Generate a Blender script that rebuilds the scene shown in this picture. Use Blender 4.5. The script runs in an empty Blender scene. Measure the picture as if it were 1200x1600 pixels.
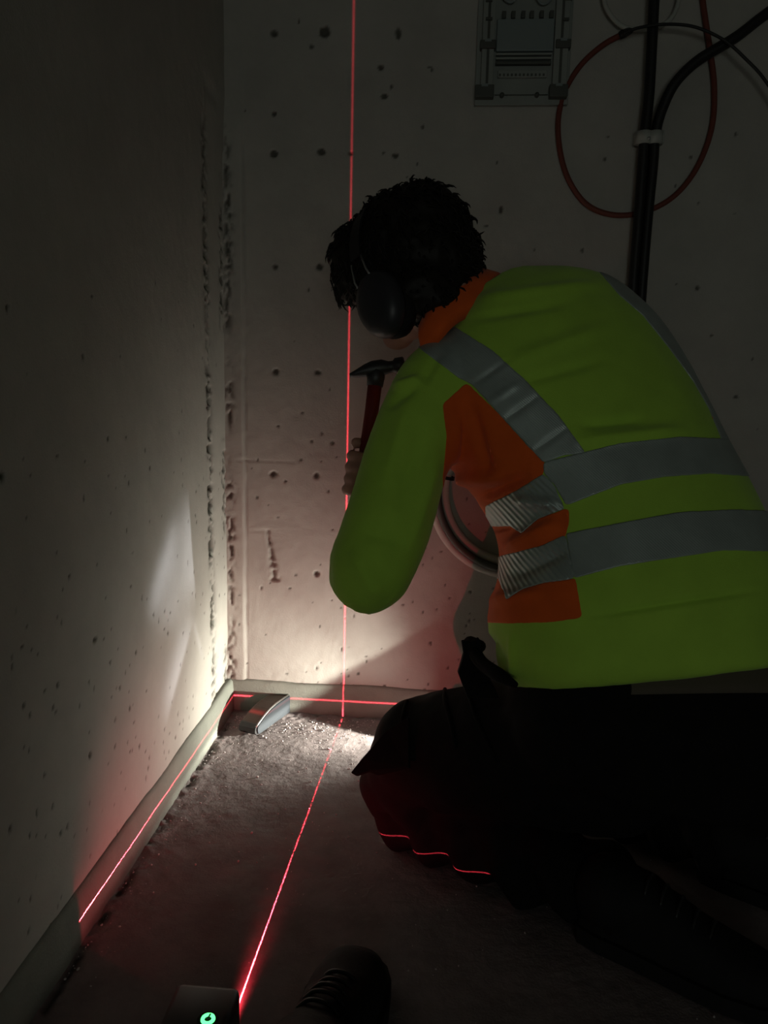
import bpy, bmesh, math, random
import numpy as np
from mathutils import Vector, Matrix
from mathutils.bvhtree import BVHTree
random.seed(7); RNG = np.random.default_rng(7)
S = bpy.context.scene
COL = S.collection

# ------------------------------------------------------------------ camera
FPX = 1200.0
YAW, PITCH, ROLL = (math.radians(a) for a in (4.16, 9.2, 1.29))
CAM = np.array([0.5008, -1.7772, 0.80])
_f = np.array([-math.sin(YAW)*math.cos(PITCH), math.cos(YAW)*math.cos(PITCH), -math.sin(PITCH)])
_r = np.array([math.cos(YAW), math.sin(YAW), 0.0]); _u = np.cross(_r, _f)
_r2 = math.cos(ROLL)*_r + math.sin(ROLL)*_u; _u2 = -math.sin(ROLL)*_r + math.cos(ROLL)*_u
VIEW = np.array([_r2, _u2, _f])
cd = bpy.data.cameras.new('camera'); cam = bpy.data.objects.new('camera', cd); COL.objects.link(cam)
cd.sensor_fit = 'VERTICAL'; cd.sensor_height = 24.0; cd.lens = 24.0*FPX/1600.0; cd.clip_start = 0.02
cam.matrix_world = Matrix(((_r2[0], _u2[0], -_f[0], CAM[0]), (_r2[1], _u2[1], -_f[1], CAM[1]), (_r2[2], _u2[2], -_f[2], CAM[2]), (0, 0, 0, 1)))
S.camera = cam

def ray(px, py): return VIEW.T @ np.array([(px-600)/FPX, -(py-800)/FPX, 1.0])
def at(px, py, d): return CAM + ray(px, py)*d                                    # point at depth d
def on_floor(px, py, z=0.0): r = ray(px, py); return CAM + r*((z-CAM[2])/r[2])
def on_back(px, py, y=0.0): r = ray(px, py); return CAM + r*((y-CAM[1])/r[1])
def on_left(px, py, x=0.0): r = ray(px, py); return CAM + r*((x-CAM[0])/r[0])
def project(P):
    c = (np.asarray(P)-CAM) @ VIEW.T
    return np.stack([600+FPX*c[..., 0]/c[..., 2], 800-FPX*c[..., 1]/c[..., 2]], -1)

# ------------------------------------------------------------------ world, exposure, lights
w = bpy.data.worlds.new('world'); S.world = w; w.use_nodes = True
w.node_tree.nodes['Background'].inputs[0].default_value = (0.9, 1.0, 0.85, 1)
w.node_tree.nodes['Background'].inputs[1].default_value = 0.002
S.view_settings.view_transform = 'Standard'; S.view_settings.look = 'None'
S.view_settings.exposure = 0.0; S.view_settings.gamma = 1.0; S.view_settings.use_curve_mapping = False
S.cycles.max_bounces = 6; S.cycles.diffuse_bounces = 4
S.cycles.use_light_tree = False; S.cycles.light_sampling_threshold = 0.0; S.cycles.sample_clamp_indirect = 2.0

def light(name, kind, loc, energy, color=(1, 1, 1), rot=None, **kw):
    l = bpy.data.lights.new(name, kind); l.energy = energy; l.color = color
    for k, v in kw.items(): setattr(l, k, v)
    o = bpy.data.objects.new(name, l); COL.objects.link(o); o.location = loc
    if rot: o.rotation_euler = rot
    return o
# unseen area lamp added beyond the rear doorway as dim fill
light('rear_fill_light', 'AREA', (0.80, -4.45, 0.60), 6.4, (0.93, 1.0, 0.90), (math.pi/2, 0, 0), shape='RECTANGLE', size=0.9, size_y=0.8)

class LN:
    """node helper for a lamp: everything is a function of the direction the light leaves in"""
    def __init__(s, o):
        o.data.use_nodes = True; s.t = o.data.node_tree; s.n = s.t.nodes; s.n.clear()
        g = s.n.new('ShaderNodeNewGeometry'); s.d = g.outputs['Incoming']
    def m(s, op, a, b=None, c=None):
        k = s.n.new('ShaderNodeMath'); k.operation = op
        for i, v in enumerate((a, b, c)):
            if v is None: continue
            if isinstance(v, (int, float)): k.inputs[i].default_value = v
            else: s.t.links.new(v, k.inputs[i])
        return k.outputs[0]
    def dot(s, vec):
        k = s.n.new('ShaderNodeVectorMath'); k.operation = 'DOT_PRODUCT'
        s.t.links.new(s.d, k.inputs[0]); k.inputs[1].default_value = tuple(vec); return k.outputs['Value']
    def gauss(s, x, sig): return s.m('EXPONENT', s.m('MULTIPLY', s.m('POWER', s.m('ABSOLUTE', s.m('DIVIDE', x, sig)), 2.0), -1.0))
    def step(s, x, a, b):
        k = s.n.new('ShaderNodeMapRange'); k.interpolation_type = 'SMOOTHSTEP'
        s.t.links.new(x, k.inputs[0]); k.inputs[1].default_value = a; k.inputs[2].default_value = b
        if a > b: k.inputs[1].default_value = b; k.inputs[2].default_value = a; k.inputs[3].default_value = 1; k.inputs[4].default_value = 0
        return k.outputs[0]
    def add(s, *xs):
        r = xs[0]
        for x in xs[1:]: r = s.m('ADD', r, x)
        return r
    def mul(s, *xs):
        r = xs[0]
        for x in xs[1:]: r = s.m('MULTIPLY', r, x)
        return r
    def out(s, strength, color):
        e = s.n.new('ShaderNodeEmission'); e.inputs[0].default_value = (*color, 1)
        s.t.links.new(strength, e.inputs[1]); o = s.n.new('ShaderNodeOutputLight'); s.t.links.new(e.outputs[0], o.inputs[0])

# the laser level: one vertical and one horizontal fan of red light
LASER = np.array([0.2600, -0.9500, 0.0420])
WALLHIT = on_back(537, 1093)
fwd = np.array([WALLHIT[0]-LASER[0], -LASER[1], 0.0]); fwd /= np.linalg.norm(fwd)
side = np.array([fwd[1], -fwd[0], 0.0])
RED = (1.0, 0.045, 0.075)
lv = light('laser_vertical_fan', 'POINT', LASER, 1.0, shadow_soft_size=0.0011)
n = LN(lv)
f_ = n.dot(fwd); s_ = n.dot(side); u_ = n.dot((0, 0, 1))
front = n.step(f_, 0.0, 0.05)
down = n.m('ADD', 1.0, n.m('MULTIPLY', n.step(u_, -0.005, -0.05), 5.0))        # the fan is strongest low down, where it sweeps the floor
ev = n.add(n.mul(n.gauss(s_, 0.0014), 420.0, down), n.mul(n.gauss(s_, 0.09), 0.28, down), n.mul(n.gauss(n.m('ADD', s_, 0.12), 0.58), 8.5, n.step(u_, -0.16, 0.03), n.step(f_, 0.35, 0.92), n.step(u_, 0.93, 0.30)))  # last, broad red lobe is added to stand in for bounced laser light
n.out(n.mul(ev, front, n.m('ADD', 0.22, n.m('MULTIPLY', n.step(u_, 0.85, 0.1), 0.78))), RED)
lh = light('laser_horizontal_fan', 'POINT', LASER + fwd*0.001, 1.0, shadow_soft_size=0.0010)
n = LN(lh)
f_ = n.dot(fwd); u_ = n.dot((0, 0, 1)); s_ = n.dot(side)
wide = n.add(1.0, n.mul(n.step(f_, 0.9, 0.45), 1.2), n.mul(n.step(s_, -0.18, -0.32), 1.3))
eh = n.add(n.mul(n.gauss(u_, 0.0017), 420.0, wide), n.mul(n.gauss(u_, 0.15), 0.45, wide, n.step(s_, 0.75, 0.10)))
n.out(n.mul(eh, n.step(f_, 0.41, 0.44)), RED)

# the torch lying on the floor behind the knee
TORCH_W, GLINT_W = 25.0, 12.0
TORCH = np.array([0.500, -0.132, 0.047])
tl = light('torch_beam', 'POINT', TORCH, 1.0, shadow_soft_size=0.004)
n = LN(tl)
A_ = on_floor(580, 1150); B_ = on_back(452, 1104); C_ = on_back(640, 1000)
pn = np.cross(B_-A_, C_-A_); pn /= np.linalg.norm(pn)
if pn @ (np.array([0.14, -0.10, 0.0])-A_) < 0: pn = -pn
u_ = n.dot((0, 0, 1))
edge = n.step(n.dot(pn), -0.015, 0.055)  # shadow edge built into the beam as a plane cut-off
over = n.mul(n.step(u_, 0.04, 0.40), 0.30, n.step(n.dot(pn), -0.70, 0.0), n.step(n.dot((0, 1, 0)), 0.95, 0.35))       # light let past that edge upward, to fill the wall beside it
axis = np.array([-1.0, 0.16, 0.02]); axis /= np.linalg.norm(axis)
ca = n.dot(axis)
beam = n.add(n.mul(n.step(ca, 0.80, 1.0), 0.60), n.mul(n.step(ca, 0.28, 0.98), 0.50), n.mul(n.step(ca, -0.3, 0.9), 0.07))
steep = n.m('DIVIDE', 1.0, n.m('ADD', 1.0, n.m('POWER', n.m('DIVIDE', n.m('MAXIMUM', n.m('MULTIPLY', u_, -1.0), 0.0), 0.19), 2.0)))
steep = n.mul(steep, n.m('ADD', 1.0, n.mul(n.step(u_, -0.03, -0.075), 1.7)), n.m('SUBTRACT', 1.0, n.mul(n.step(u_, -0.02, -0.05), n.step(n.dot((0, 1, 0)), -0.45, -0.80), 0.75)))
near = n.m('SUBTRACT', 1.0, n.mul(n.step(n.dot((0, 1, 0)), 0.20, 0.62), 0.62))
n.out(n.mul(beam, n.m('MAXIMUM', edge, over), steep, near, TORCH_W), (1.0, 0.98, 0.84))
# added lamp: drawn streaks imitate a leaf-shaped patch of light on the left wall
gl = light('leaf_patch_lamp', 'POINT', TORCH, 1.0, shadow_soft_size=0.003)
n = LN(gl)
tt_ = n.m('DIVIDE', float(TORCH[0]), n.m('MAXIMUM', n.dot((-1, 0, 0)), 0.05))
YY = n.m('MULTIPLY_ADD', n.dot((0, 1, 0)), tt_, float(TORCH[1])); ZZ = n.m('MULTIPLY_ADD', n.dot((0, 0, 1)), tt_, float(TORCH[2]))
def streak(p0, p1, wl, wr, fade=0.15):
    """soft stripe from pixel-traced wall point p0 down to p1, with a width on either side"""
    a, b = on_left(*p0)[1:], on_left(*p1)[1:]; d = (b-a); L_ = np.hypot(*d); d = d/L_; nn = np.array([-d[1], d[0]])
    if nn[0] < 0: nn = -nn
    al = n.add(n.mul(YY, float(d[0]/L_)), n.mul(ZZ, float(d[1]/L_)), float(-(a@d)/L_)); ac = n.add(n.mul(YY, float(nn[0])), n.mul(ZZ, float(nn[1])), float(-(a@nn)))
    sd = n.m('GREATER_THAN', ac, 0.0); wdt = n.m('ADD', wl, n.m('MULTIPLY', sd, wr-wl))
    return n.mul(n.gauss(n.m('DIVIDE', ac, wdt), 1.0), n.step(al, -fade*0.4, fade), n.step(al, 1.0+fade*0.4, 1.0-fade))
g_ = n.add(n.mul(streak((293, 772), (304, 935), 0.085, 0.004, 0.35), 1.0), n.mul(streak((276, 815), (233, 965), 0.030, 0.035, 0.3), 0.9), n.mul(streak((268, 850), (262, 990), 0.06, 0.06, 0.3), 0.5),
           n.mul(streak((300, 965), (258, 1125), 0.05, 0.010, 0.35), 0.8), n.mul(streak((300, 965), (318, 1030), 0.010, 0.006, 0.3), 0.35))
n.out(n.mul(g_, GLINT_W), (0.90, 0.92, 1.0))

# ------------------------------------------------------------------ helpers
def tag(o, label=None, cat=None, group=None, kind=None):
    for k, v in (('label', label), ('category', cat), ('group', group), ('kind', kind)):
        if v: o[k] = v
    return o
def empty(name, loc, label, cat, group=None):
    o = bpy.data.objects.new(name, None); COL.objects.link(o); o.location = loc; o.empty_display_size = 0.05
    return tag(o, label, cat, group)
def link(name, me, mat, parent=None, smooth=True):
    o = bpy.data.objects.new(name, me); COL.objects.link(o)
    if mat is not None and len(me.materials) == 0: me.materials.append(mat)
    if smooth and len(me.polygons): me.polygons.foreach_set('use_smooth', np.ones(len(me.polygons), bool))
    if parent is not None:
        o.parent = parent
        if parent.type == 'EMPTY': o.matrix_parent_inverse = Matrix.Translation(parent.location).inverted()
    return o
def pyd(verts, faces, name='m'):
    me = bpy.data.meshes.new(name); me.from_pydata([tuple(map(float, v)) for v in verts], [], faces); me.update(); return me
def np_mesh(V, Q, name='m'):
    """quads or tris from arrays"""
    me = bpy.data.meshes.new(name); k = Q.shape[1]
    me.vertices.add(len(V)); me.vertices.foreach_set('co', np.ascontiguousarray(V, np.float32).ravel())
    me.loops.add(Q.size); me.loops.foreach_set('vertex_index', np.ascontiguousarray(Q, np.int32).ravel())
    me.polygons.add(len(Q)); me.polygons.foreach_set('loop_start', np.arange(0, Q.size, k, dtype=np.int32))
    me.update(calc_edges=True); me.validate(); return me
class MB:
    def __init__(s): s.v = []; s.f = []
    def add(s, v, f):
        b = len(s.v); s.v += [tuple(map(float, x)) for x in v]; s.f += [tuple(i+b for i in q) for q in f]; return s
    def box(s, c, size, M=None, bev=0.0):
        bm = bmesh.new(); bmesh.ops.create_cube(bm, size=1.0)
        bmesh.ops.scale(bm, vec=size, verts=bm.verts)
        if bev: bmesh.ops.bevel(bm, geom=bm.edges[:], offset=bev, segments=2, affect='EDGES', profile=0.5)
        if M is not None: bm.transform(M)
        bm.verts.index_update()
        s.add([np.array(v.co)+np.array(c) for v in bm.verts], [[v.index for v in f.verts] for f in bm.faces]); bm.free(); return s
    def tube(s, pts, rad, n=10, cap=True):
        P = np.array(pts, float); m = len(P); R = np.broadcast_to(np.asarray(rad, float), (m,)) if np.ndim(rad) < 2 else rad
        T = np.gradient(P, axis=0); T /= np.linalg.norm(T, axis=1)[:, None]+1e-12
        ref = np.array([0, 0, 1.0]) if abs(T[0][2]) < 0.9 else np.array([1.0, 0, 0])
        N = np.cross(T[0], ref); N /= np.linalg.norm(N); V = []
        for i in range(m):
            N = N - T[i]*(N@T[i]); N /= np.linalg.norm(N); B = np.cross(T[i], N)
            for k in range(n):
                a = 2*math.pi*k/n; V.append(P[i]+R[i]*(math.cos(a)*N+math.sin(a)*B))
        F = [(i*n+k, i*n+(k+1) % n, (i+1)*n+(k+1) % n, (i+1)*n+k) for i in range(m-1) for k in range(n)]
        if cap: F += [tuple(reversed(range(n))), tuple(range((m-1)*n, m*n))]
        return s.add(V, F)
    def loft(s, rings, cap=True, closed=False):
        n = len(rings[0]); V = [p for r in rings for p in r]; m = len(rings)
        F = [(i*n+k, i*n+(k+1) % n, ((i+1) % m)*n+(k+1) % n, ((i+1) % m)*n+k) for i in range(m if closed else m-1) for k in range(n)]
        if cap and not closed: F += [tuple(reversed(range(n))), tuple(range((m-1)*n, m*n))]
        return s.add(V, F)
    def ellipsoid(s, c, axes, nu=24, nv=14):
        c = np.array(c, float); A = np.array(axes, float); V = [c+A[2]]
        for j in range(1, nv):
            t = math.pi*j/nv
            for i in range(nu):
                p = 2*math.pi*i/nu; V.append(c+math.sin(t)*(math.cos(p)*A[0]+math.sin(p)*A[1])+math.cos(t)*A[2])
        V.append(c-A[2]); F = [(0, 1+i, 1+(i+1) % nu) for i in range(nu)]
        for j in range(nv-2):
            for i in range(nu): F.append((1+j*nu+i, 1+(j+1)*nu+i, 1+(j+1)*nu+(i+1) % nu, 1+j*nu+(i+1) % nu))
        L = len(V)-1; F += [(L, 1+(nv-2)*nu+(i+1) % nu, 1+(nv-2)*nu+i) for i in range(nu)]
        return s.add(V, F)
    def capsule(s, a, b, ra, rb, n=16):
        a, b = np.array(a, float), np.array(b, float); d = (b-a)/np.linalg.norm(b-a)
        P = [a-d*ra*math.cos(t) for t in np.linspace(0.15, math.pi/2, 5)]+[b+d*rb*math.sin(t) for t in np.linspace(0, math.pi/2-0.15, 5)]
        R = [ra*math.sin(t) for t in np.linspace(0.15, math.pi/2, 5)]+[rb*math.cos(t) for t in np.linspace(0, math.pi/2-0.15, 5)]
        return s.tube(P, R, n)
    def mesh(s, name='m'): 
        me = pyd(s.v, s.f, name)
        bm = bmesh.new(); bm.from_mesh(me); bmesh.ops.recalc_face_normals(bm, faces=bm.faces[:]); bm.to_mesh(me); bm.free(); return me
    def build(s, name, mat, parent=None, smooth=True): return link(name, s.mesh(name), mat, parent, smooth)
def crom(pts, n=8):
    P = np.array(pts, float); P = np.vstack([2*P[0]-P[1], P, 2*P[-1]-P[-2]]); o = []
    for i in range(1, len(P)-2):
        for t in np.linspace(0, 1, n, endpoint=False):
            a, b, c, d = P[i-1:i+3]
            o.append(0.5*((2*b)+(c-a)*t+(2*a-5*b+4*c-d)*t*t+(3*b-a-3*c+d)*t**3))
    o.append(P[-2]); return np.array(o)
def remesh(me, voxel, smooth=6, sub=0, factor=0.5):
    o = bpy.data.objects.new('tmp', me); COL.objects.link(o)
    m = o.modifiers.new('r', 'REMESH'); m.mode = 'VOXEL'; m.voxel_size = voxel
    m = o.modifiers.new('s', 'SMOOTH'); m.factor = factor; m.iterations = smooth
    if sub: m = o.modifiers.new('u', 'SUBSURF'); m.levels = sub; m.render_levels = sub
    dg = bpy.context.evaluated_depsgraph_get(); dg.update()
    r = bpy.data.meshes.new_from_object(o.evaluated_get(dg)); bpy.data.objects.remove(o); r.materials.clear(); return r
def arrays(me):
    V = np.empty(len(me.vertices)*3, np.float32); me.vertices.foreach_get('co', V); V = V.reshape(-1, 3).astype(float)
    N = np.empty(len(me.vertices)*3, np.float32); me.vertices.foreach_get('normal', N); return V, N.reshape(-1, 3).astype(float)
def setco(me, V): me.vertices.foreach_set('co', V.astype(np.float32).ravel()); me.update()
def hsh(*a):
    h = np.zeros_like(a[0], dtype=np.uint64)
    for x, k in zip(a, (374761393, 668265263, 2147483647, 1274126177)): h = (h ^ (x.astype(np.int64).astype(np.uint64)*np.uint64(k)))*np.uint64(2654435761); h ^= h >> np.uint64(29)
    return (h & np.uint64(0xFFFFFF)).astype(float)/0xFFFFFF
def noise2(x, y, seed=0):
    xi, yi = np.floor(x), np.floor(y); u, v = x-xi, y-yi; u = u*u*(3-2*u); v = v*v*(3-2*v); s = np.full_like(xi, seed)
    g = lambda a, b: hsh(xi+a, yi+b, s)
    return (g(0, 0)*(1-u)+g(1, 0)*u)*(1-v)+(g(0, 1)*(1-u)+g(1, 1)*u)*v
def noise3(P, seed=0):
    I = np.floor(P); W = P-I; W = W*W*(3-2*W); r = 0; s = np.full(len(P), float(seed))
    for a in (0, 1):
        for b in (0, 1):
            for c in (0, 1):
                r = r+hsh(I[:, 0]+a, I[:, 1]+b, I[:, 2]+c, s)*(W[:, 0] if a else 1-W[:, 0])*(W[:, 1] if b else 1-W[:, 1])*(W[:, 2] if c else 1-W[:, 2])
    return r
def fbm2(x, y, o=4, seed=0): return sum(noise2(x*2**i, y*2**i, seed+i)*0.5**i for i in range(o))/sum(0.5**i for i in range(o))
def inpoly(P, poly):
    x, y = P[:, 0], P[:, 1]; r = np.zeros(len(P), bool); q = poly[-1]
    for p in poly:
        with np.errstate(divide='ignore', invalid='ignore'):
            c = ((p[1] > y) != (q[1] > y)) & (x < (q[0]-p[0])*(y-p[1])/(q[1]-p[1]+1e-12)+p[0])
        r ^= c; q = p
    return r

# ------------------------------------------------------------------ materials
def mat(name, color, rough=0.6, metal=0.0, spec=0.5, noise=0.0, nscale=20.0, bump=0.0, bscale=200.0, emit=None, estr=0.0, sheen=0.0, alpha=None):
    m = bpy.data.materials.new(name); m.use_nodes = True; t = m.node_tree; b = t.nodes['Principled BSDF']
    b.inputs['Base Color'].default_value = (*color, 1); b.inputs['Roughness'].default_value = rough; b.inputs['Metallic'].default_value = metal
    b.inputs['Specular IOR Level'].default_value = spec
    if sheen: b.inputs['Sheen Weight'].default_value = sheen
    if emit: b.inputs['Emission Color'].default_value = (*emit, 1); b.inputs['Emission Strength'].default_value = estr
    tc = t.nodes.new('ShaderNodeTexCoord')
    if noise:
        nz = t.nodes.new('ShaderNodeTexNoise'); nz.inputs['Scale'].default_value = nscale; nz.inputs['Detail'].default_value = 6
        t.links.new(tc.outputs['Object'], nz.inputs['Vector'])
        r = t.nodes.new('ShaderNodeMapRange'); r.inputs[1].default_value = 0.3; r.inputs[2].default_value = 0.7; r.inputs[3].default_value = 1-noise; r.inputs[4].default_value = 1+noise
        t.links.new(nz.outputs[0], r.inputs[0])
        x = t.nodes.new('ShaderNodeMix'); x.data_type = 'RGBA'; x.blend_type = 'MULTIPLY'; x.inputs[0].default_value = 1
        x.inputs[6].default_value = (*color, 1); t.links.new(r.outputs[0], x.inputs[7]); t.links.new(x.outputs[2], b.inputs['Base Color'])
    if bump:
        nb = t.nodes.new('ShaderNodeTexNoise'); nb.inputs['Scale'].default_value = bscale; nb.inputs['Detail'].default_value = 4
        t.links.new(tc.outputs['Object'], nb.inputs['Vector'])
        bp = t.nodes.new('ShaderNodeBump'); bp.inputs['Strength'].default_value = bump; bp.inputs['Distance'].default_value = 0.002
        t.links.new(nb.outputs[0], bp.inputs['Height']); t.links.new(bp.outputs[0], b.inputs['Normal'])
    return m
def concrete(name, c1, c2, dirt_shade, bump=0.35, scale=6.0):
    """two concrete tones mixed by noise, with a 'dirt' attribute for chips, holes and stains"""
    m = mat(name, c1, 0.9, spec=0.25, bump=bump, bscale=260.0); t = m.node_tree; b = t.nodes['Principled BSDF']
    tc = next(n for n in t.nodes if n.type == 'TEX_COORD')
    nz = t.nodes.new('ShaderNodeTexNoise'); nz.inputs['Scale'].default_value = scale; nz.inputs['Detail'].default_value = 9; nz.inputs['Roughness'].default_value = 0.65
    t.links.new(tc.outputs['Object'], nz.inputs['Vector'])
    r = t.nodes.new('ShaderNodeMapRange'); r.inputs[1].default_value = 0.35; r.inputs[2].default_value = 0.65; t.links.new(nz.outputs[0], r.inputs[0])
    x = t.nodes.new('ShaderNodeMix'); x.data_type = 'RGBA'; x.inputs[6].default_value = (*c1, 1); x.inputs[7].default_value = (*c2, 1); t.links.new(r.outputs[0], x.inputs[0])
    at_ = t.nodes.new('ShaderNodeAttribute'); at_.attribute_name = 'dirt_shade'
    y = t.nodes.new('ShaderNodeMix'); y.data_type = 'RGBA'; y.inputs[7].default_value = (*dirt_shade, 1)
    t.links.new(at_.outputs['Fac'], y.inputs[0]); t.links.new(x.outputs[2], y.inputs[6]); t.links.new(y.outputs[2], b.inputs['Base Color'])
    return m
M = dict(
    wall=concrete('wall_concrete', (0.46, 0.445, 0.41), (0.40, 0.385, 0.355), (0.065, 0.062, 0.050), 0.25),
    floor=concrete('floor_concrete', (0.215, 0.180, 0.180), (0.155, 0.13, 0.13), (0.05, 0.042, 0.04), 0.45, 14.0),
    band=concrete('skirting_concrete', (0.23, 0.24, 0.21), (0.19, 0.20, 0.175), (0.05, 0.05, 0.045), 0.4, 10.0),
    grit=mat('grit', (0.40, 0.36, 0.35), 0.9, noise=0.3, nscale=60),
    plain=mat('plain_plaster', (0.45, 0.44, 0.40), 0.95, noise=0.08, nscale=5),
    yellow=mat('hi_vis_yellow', (0.42, 0.70, 0.080), 0.85, spec=0.2, noise=0.06, nscale=18, bump=0.25, bscale=700, sheen=0.15),
    orange=mat('hi_vis_orange', (0.80, 0.125, 0.018), 0.85, spec=0.2, noise=0.08, nscale=25, bump=0.25, bscale=700, sheen=0.1),
    trousers=mat('black_work_cloth', (0.007, 0.0065, 0.0065), 0.95, spec=0.15, noise=0.2, nscale=40, bump=0.2, bscale=500),
    shirt=mat('brown_grey_shirt', (0.10, 0.085, 0.065), 0.95, spec=0.1),
    skin=mat('skin', (0.42, 0.22, 0.17), 0.55, spec=0.35, noise=0.08, nscale=40, bump=0.1, bscale=300),
    hair=mat('dark_hair', (0.011, 0.009, 0.007), 0.6, spec=0.25),
    muff=mat('dark_plastic', (0.028, 0.028, 0.034), 0.42, spec=0.4),
    black=mat('black_plastic', (0.012, 0.012, 0.013), 0.45, spec=0.4),
    rubber=mat('black_rubber', (0.010, 0.010, 0.010), 0.8, spec=0.2, bump=0.3, bscale=150),
    steel=mat('steel', (0.55, 0.56, 0.58), 0.35, 1.0),
    dsteel=mat('dark_steel', (0.05, 0.05, 0.052), 0.5, 0.6),
    satin=mat('satin_grey_side', (0.030, 0.034, 0.040), 0.7, 0.0, spec=0.15),
    red=mat('dark_red_grip', (0.16, 0.012, 0.010), 0.6, spec=0.3),
    wood=mat('dark_brown_top', (0.055, 0.03, 0.02), 0.45, spec=0.4),
    cable=mat('black_cable', (0.012, 0.012, 0.012), 0.5, spec=0.4),
    redcable=mat('red_brown_tube', (0.17, 0.045, 0.03), 0.55, spec=0.3),
    clamp=mat('grey_clamp', (0.42, 0.43, 0.40), 0.7),
    conduit=mat('pale_grey_conduit', (0.52, 0.50, 0.46), 0.6, spec=0.3),
    board=mat('pale_board_plastic', (0.27, 0.29, 0.27), 0.5, spec=0.4, noise=0.05),
    board2=mat('blue_grey_board_plastic', (0.22, 0.26, 0.26), 0.4, spec=0.4),
    bracket=mat('dark_bracket', (0.07, 0.075, 0.065), 0.6),
    green=mat('green_glow', (0.05, 0.6, 0.1), 0.5, emit=(0.10, 1.0, 0.24), estr=2.6),
    window=mat('red_window', (0.05, 0.0, 0.0), 0.1),
)
def tape_mat(name, hatch):
    m = mat(name, (0.36, 0.42, 0.40), 0.42, 0.25, spec=0.5, noise=0.10, nscale=30); t = m.node_tree; b = t.nodes['Principled BSDF']
    wv = t.nodes.new('ShaderNodeTexWave'); wv.inputs['Scale'].default_value = 45 if hatch else 120; wv.inputs['Distortion'].default_value = 0.4
    mp = t.nodes.new('ShaderNodeMapping'); mp.inputs['Rotation'].default_value = (0.6, 0.75, 0.5)
    tc = next(n for n in t.nodes if n.type == 'TEX_COORD'); t.links.new(tc.outputs['Object'], mp.inputs[0]); t.links.new(mp.outputs[0], wv.inputs[0])
    bp = t.nodes.new('ShaderNodeBump'); bp.inputs['Strength'].default_value = 0.5 if hatch else 0.3; bp.inputs['Distance'].default_value = 0.002 if hatch else 0.0006
    t.links.new(wv.outputs[1], bp.inputs['Height']); t.links.new(bp.outputs[0], b.inputs['Normal'])
    return m
M["tape"] = tape_mat('reflective_tape', False); M['hatch'] = tape_mat('segmented_reflective_tape', True)

# ------------------------------------------------------------------ the room shell
XR, YR, ZC = 2.4, -4.0, 2.5
def grid_coords(fine0, fine1, step, end, coarse=0.15):
    a = list(np.arange(fine0, fine1, step)); 
    return np.array(a+list(np.linspace(fine1, end, max(2, int(abs(end-fine1)/coarse)))))
def grid_mesh(U, V, fn):
    """heightfield over U x V; fn(u, v) -> positions, dirt"""
    uu, vv = np.meshgrid(U, V, indexing='ij'); P, dirt_shade = fn(uu.ravel(), vv.ravel())
    i = np.arange(len(U)*len(V)).reshape(len(U), len(V))
    Q = np.stack([i[:-1, :-1].ravel(), i[1:, :-1].ravel(), i[1:, 1:].ravel(), i[:-1, 1:].ravel()], 1)
    me = np_mesh(P, Q); a = me.attributes.new('dirt_shade', 'FLOAT', 'POINT'); a.data.foreach_set('value', dirt_shade.astype(np.float32)); return me
def holes(u, v, lst, seed=0):
    """little air pits in the cast surface: depth, dirt"""
    d = np.zeros_like(u); k = np.zeros_like(u); wob = 0.30*(fbm2(u*160, v*160, 2, seed)-0.5)*2
    for (a, b, r, s) in lst:
        sel = np.nonzero((np.abs(u-a) < 2.2*r) & (np.abs(v-b) < 2.2*r*s))[0]
        if not len(sel): continue
        q = np.hypot((u[sel]-a)/r, (v[sel]-b)/(r*s))+wob[sel]
        g = np.clip(1.25-q, 0, 1); d[sel] = np.maximum(d[sel], g*r*0.9); k[sel] = np.maximum(k[sel], np.clip(g*2.2, 0, 1))  # pits are also darkened by colour, as shade in the recess
    return d, k
def band_noise(v, f, thr, seed): return np.clip((fbm2(v*f, v*0+seed*3.1, 3, seed)-thr)*6, 0, 1)

BACK_PITS = [(428, 52, 7, 1), (507, 50, 10, 1), (622, 52, 5, 2), (487, 73, 4, 1), (428, 178, 5, 1), (428, 240, 7, 1), (502, 237, 8, .8), (618, 243, 6, .8), (548, 240, 5, .8),
             (430, 417, 6, .8), (500, 417, 7, .9), (431, 581, 6, 1), (497, 582, 6, .8), (427, 741, 8, .7), (495, 743, 6, 1), (446, 752, 3, 1), (494, 896, 6, 1), (600, 150, 7, .6), (595, 105, 5, 1),
             (487, 690, 3, 1), (520, 692, 4, 1), (472, 645, 3, 1), (435, 666, 3, 1), (760, 353, 4, .6), (783, 328, 4, 1.6), (835, 390, 2, 1), (1080, 245, 3, 1), (1055, 290, 2, 1.5), (1092, 318, 2, 1), (1090, 450, 4, 1),
             (1160, 735, 5, .5), (1163, 770, 6, .7), (690, 862, 3, .6), (665, 857, 2, 1), (676, 872, 2, 1), (735, 925, 3, 1), (1150, 620, 5, .5)]
WB = []
for px, py, r, s in BACK_PITS:
    p = on_back(px, py); WB.append((p[0], p[2], r/1200*1.8*0.74, s))
for _ in range(260):                                                               # the fine ones crowd towards the floor
    z = 0.03+abs(RNG.normal(0, 0.33)); WB.append((RNG.uniform(0.02, 1.5), z, RNG.uniform(0.0014, 0.0030), RNG.uniform(0.5, 1.7)))
for _ in range(120): WB.append((RNG.uniform(0.02, 1.5), RNG.uniform(0, 1.8), RNG.uniform(0.0016, 0.003), RNG.uniform(0.5, 2)))
SEAM = on_back(382, 800)[0]
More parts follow.
